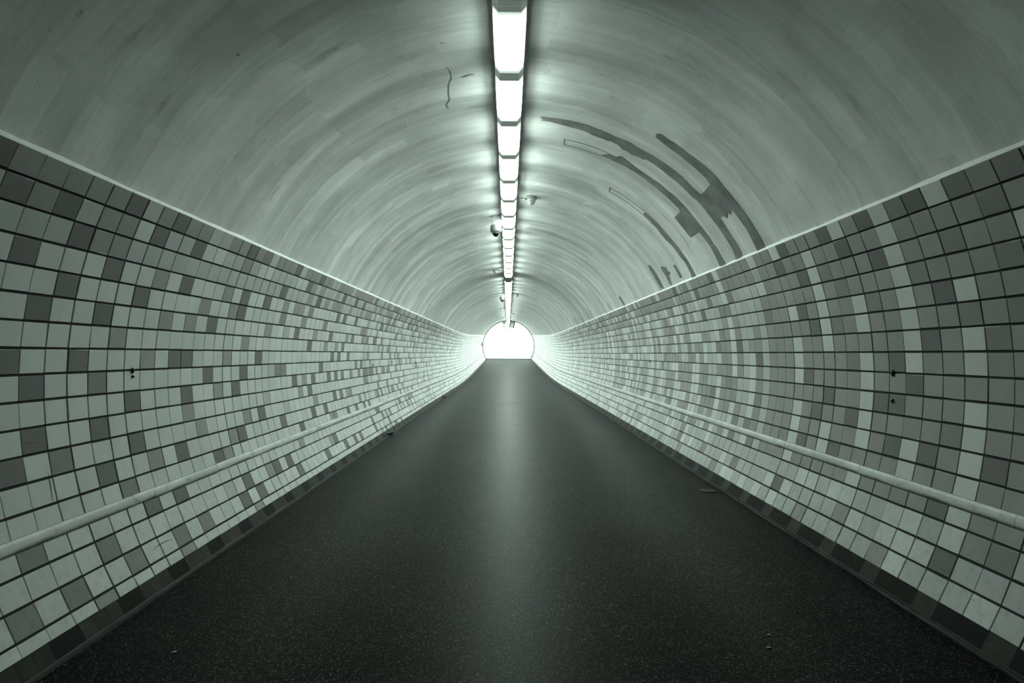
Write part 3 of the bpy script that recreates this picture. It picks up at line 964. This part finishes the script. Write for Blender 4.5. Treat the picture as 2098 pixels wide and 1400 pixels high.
# camera box and hanging panel in the mouth of the exit
YE = 52.3
root = empty('exit_camera', (-0.42, YE, vault_z(-0.62, YE) - 0.005))
b = MB()
b.box((-0.20, 0, -0.34), (0.035, 0.10, 0.54)); b.box((-0.06, 0, -0.33), (0.30, 0.08, 0.03)); b.box((-0.08, 0, -0.61), (0.26, 0.10, 0.035))
b.build('bracket', M_GREY, root)
b = MB()
b.box((-0.02, 0, -0.19), (0.33, 0.16, 0.26))
b.build('housing', M_WHITE, root)
b = MB()
b.lathe([(0.0, -0.47), (0.09, -0.47), (0.10, -0.50), (0.10, -0.56), (0.075, -0.59), (0.0, -0.595)], 24, c=(-0.06, -0.02, 0.0))
b.build('camera_body', M_WHITE, root)
b = MB()
b.lathe([(0.0, 0.0), (0.012, 0.0), (0.012, -0.14), (0.035, -0.15), (0.05, -0.19), (0.035, -0.225), (0.0, -0.235)], 18, c=(0.18, -0.02, -0.61))
b.build('lens_drop', M_BLACK, root)
tag(root, 'white camera box with small black drop lens, hung left in the exit mouth', 'security camera')
b = MB()

root = empty('hanging_sign', (0.44, YE, vault_z(0.70, YE) - 0.012), (0, math.radians(12), 0))
b = MB()
b.box((0, 0, -0.36), (0.33, 0.05, 0.62))
b.build('panel', M_WHITE, root)
b = MB()
b.box((-0.21, 0, -0.36), (0.10, 0.09, 0.68)); b.box((0.21, 0, -0.36), (0.10, 0.09, 0.68))
b.box((0, 0, -0.035), (0.46, 0.09, 0.07)); b.box((0, 0, -0.68), (0.44, 0.07, 0.03))
b.build('frame', M_BLACK, root)
tag(root, 'white panel in a black frame hanging tilted in the exit mouth, right of the lamps', 'hanging sign')

# ------------------------------------------------------------------ small things on walls and floor
def bolt(side, th, y, r, h, label):
    root = empty('wall_bolt', cyl(side, th, R, y))
    mb = MB()
    rows = []
    for rr, d in ((0.0, -0.014), (0.55, -0.014), (0.9, -0.009), (1.0, 0.008)):
        rows.append([tuple(Vector((side * d, r * rr * math.cos(2 * PI * k / 16), h * rr * math.sin(2 * PI * k / 16)))) for k in range(16)])
    mb.grid(rows, 0, True, True)
    mb.build('bolt_head', M_BLACK, root)
    m2 = MB()
    m2.lathe([(0.0, -0.022), (r * 0.4, -0.022), (r * 0.4, -0.008), (0.0, -0.008)], 8, axis='x', c=(0, 0, 0)) if side > 0 else m2.lathe([(0.0, 0.022), (r * 0.4, 0.022), (r * 0.4, 0.008), (0.0, 0.008)], 8, axis='x')
    m2.build('bolt_shank', M_BLACK, root)
    tag(root, label, 'bolt', 'black anchor bolts in the tile joints')


bolt(-1, 0.0027, 23.90 * S, 0.011, 0.022, 'black oval anchor bolt on the left wall nearest the camera, in a tile joint')
bolt(-1, -0.0130, 23.905 * S, 0.006, 0.012, 'tiny black hole plug just below the nearest left wall bolt')
bolt(1, 0.0036, 23.862 * S, 0.012, 0.026, 'black oval anchor bolt on the right wall nearest the camera, in a tile joint')
bolt(1, -0.0696, 23.847 * S, 0.006, 0.016, 'tiny black hole plug in a dark tile below the nearest right wall bolt')
bolt(-1, -0.0349, 66.008 * S, 0.012, 0.030, 'black bolt on the left wall, second along, far from the camera')
bolt(-1, -0.0431, 96.567 * S, 0.013, 0.032, 'black bolt on the left wall, third along and farthest')
bolt(1, 0.0039, 64.988 * S, 0.012, 0.026, 'black bolt on the right wall, second along from the camera')
bolt(1, 0.0032, 93.928 * S, 0.013, 0.030, 'black bolt on the right wall, third along from the camera')
bolt(1, 0.0062, 120.454 * S, 0.013, 0.032, 'black bolt on the right wall, fourth along and farthest')


def drain(y, r, label):
    root = empty('drain_pipe', (-2.318, y, r + 0.004 + g(y)))
    mb = MB()
    n = 20
    prof = [(r * 0.72, -0.10), (r * 0.72, 0.062), (r, 0.066), (r, -0.10)]
    mb.lathe(prof, n, axis='x')
    mb.build('pipe_end', M_BLACK, root)
    m2 = MB()
    m2.lathe([(0.0, -0.02), (r * 0.71, -0.02)], n, axis='x')
    m2.build('pipe_mouth', M_CRACK, root)
    tag(root, label, 'drain pipe', 'drain pipe ends at the foot of the left wall')


drain(9.62, 0.028, 'black round drain pipe end at the foot of the left wall, the nearer one')
drain(17.84, 0.026, 'black round drain pipe end at the foot of the left wall, the farther one')

root = empty('drain_cover', (2.225, 5.60, fl(2.225)))
mb = MB()
out = [(-0.095, -0.05), (0.05, -0.058), (0.062, 0.0), (0.05, 0.05), (-0.095, 0.058), (-0.112, 0.02), (-0.112, -0.02)]
inn = [(x * 0.72, y * 0.62) for x, y in out]
mb.grid([[(x, y, 0.0) for x, y in out], [(x, y, 0.006) for x, y in out], [(x, y, 0.006) for x, y in inn], [(x, y, 0.001) for x, y in inn]], 0, False, True)
mb.build('rim', M_BLACK, root)
mb = MB()
mb.face([(x * 0.73, y * 0.63, 0.003) for x, y in out])
mb.face([(x * 0.73, y * 0.63, 0.0005) for x, y in out[::-1]])
mb.build('plate', M_KERBLIGHT, root)
tag(root, 'small black rimmed drain cover in the asphalt beside the right wall', 'drain cover')

for i, (x, y, w, d, rz, lb) in enumerate([(-1.784, 2.648, 0.026, 0.012, 0.2, 'pale scrap of paper on the asphalt at lower left'),
                                          (1.386, 2.749, 0.020, 0.010, -0.3, 'pale scrap of paper on the asphalt at lower right, the farther of two'),
                                          (1.325, 2.635, 0.024, 0.010, 0.1, 'pale scrap of paper on the asphalt at lower right, the nearer of two')]):
    mb = MB()
    pts = [(-w / 2, -d / 2), (w * 0.4, -d * 0.6), (w / 2, d * 0.2), (w * 0.1, d / 2), (-w * 0.4, d * 0.35)]
    top = [(px, py, 0.003 + 0.002 * (k % 2)) for k, (px, py) in enumerate(pts)]
    mb.face(top); mb.face([(px, py, 0.0) for px, py in pts[::-1]])
    for k in range(5):
        m_ = (k + 1) % 5
        mb.face([(*pts[k], 0.0), (*pts[m_], 0.0), top[m_], top[k]])
    o = mb.build('paper_scrap', M_PAPER)
    o.location = (x, y, fl(x) + 0.001); o.rotation_euler = (0, 0, rz)
    tag(o, lb, 'litter', 'scraps of paper on the asphalt')

mb = MB()
mb.box((0, 0, 0), (0.06, 0.06, 0.56))
o = mb.build('wall_plate', M_BLACK)
o.location = cyl(-1, 0.13, R - 0.02, 50.5)
tag(o, 'narrow dark upright plate on the left wall beside the exit', 'plate')
root = empty('corner_guard', cyl(1, -0.44, R - 0.05, 52.4))
mb = MB()
mb.box((0.02, 0, 0.34), (0.05, 0.12, 0.72), 0, Matrix.Rotation(math.radians(20), 3, 'Y'))
mb.build('guard_plate', M_BLACK, root)
mb = MB()
mb.box((-0.06, 0, 0.10), (0.16, 0.10, 0.05))
mb.build('guard_foot', M_GREY, root)
tag(root, 'dark leaning metal guard at the right foot of the exit arch', 'guard')

# ------------------------------------------------------------------ daylight, camera, view
w = bpy.data.worlds.new('overcast')
bpy.context.scene.world = w
w.use_nodes = True
bg = w.node_tree.nodes['Background']
bg.inputs[0].default_value = (*LIGHT, 1)
bg.inputs[1].default_value = 2.5

cd = bpy.data.cameras.new('camera')
cam = bpy.data.objects.new('camera', cd)
C.objects.link(cam)
cd.sensor_width = 36.0
cd.lens = 36.0 * 1018.74084 / 2098.0
cd.clip_start = 0.05
cd.clip_end = 300
yaw, pit, roll = 0.00781, 0.0251, 0.00412
cam.location = (-0.32141 * S, 0.0, ZC + 0.91798 * S)
fwd = Vector((math.sin(yaw) * math.cos(pit), math.cos(yaw) * math.cos(pit), math.sin(pit)))
q = fwd.to_track_quat('-Z', 'Y')
cam.rotation_mode = 'QUATERNION'
from mathutils import Quaternion
cam.rotation_quaternion = q @ Quaternion((0, 0, 1), roll)
bpy.context.scene.camera = cam

vs = bpy.context.scene.view_settings
vs.view_transform = 'Standard'
vs.look = 'None'
vs.gamma = 1.0
vs.exposure = 0.0
vs.use_curve_mapping = False
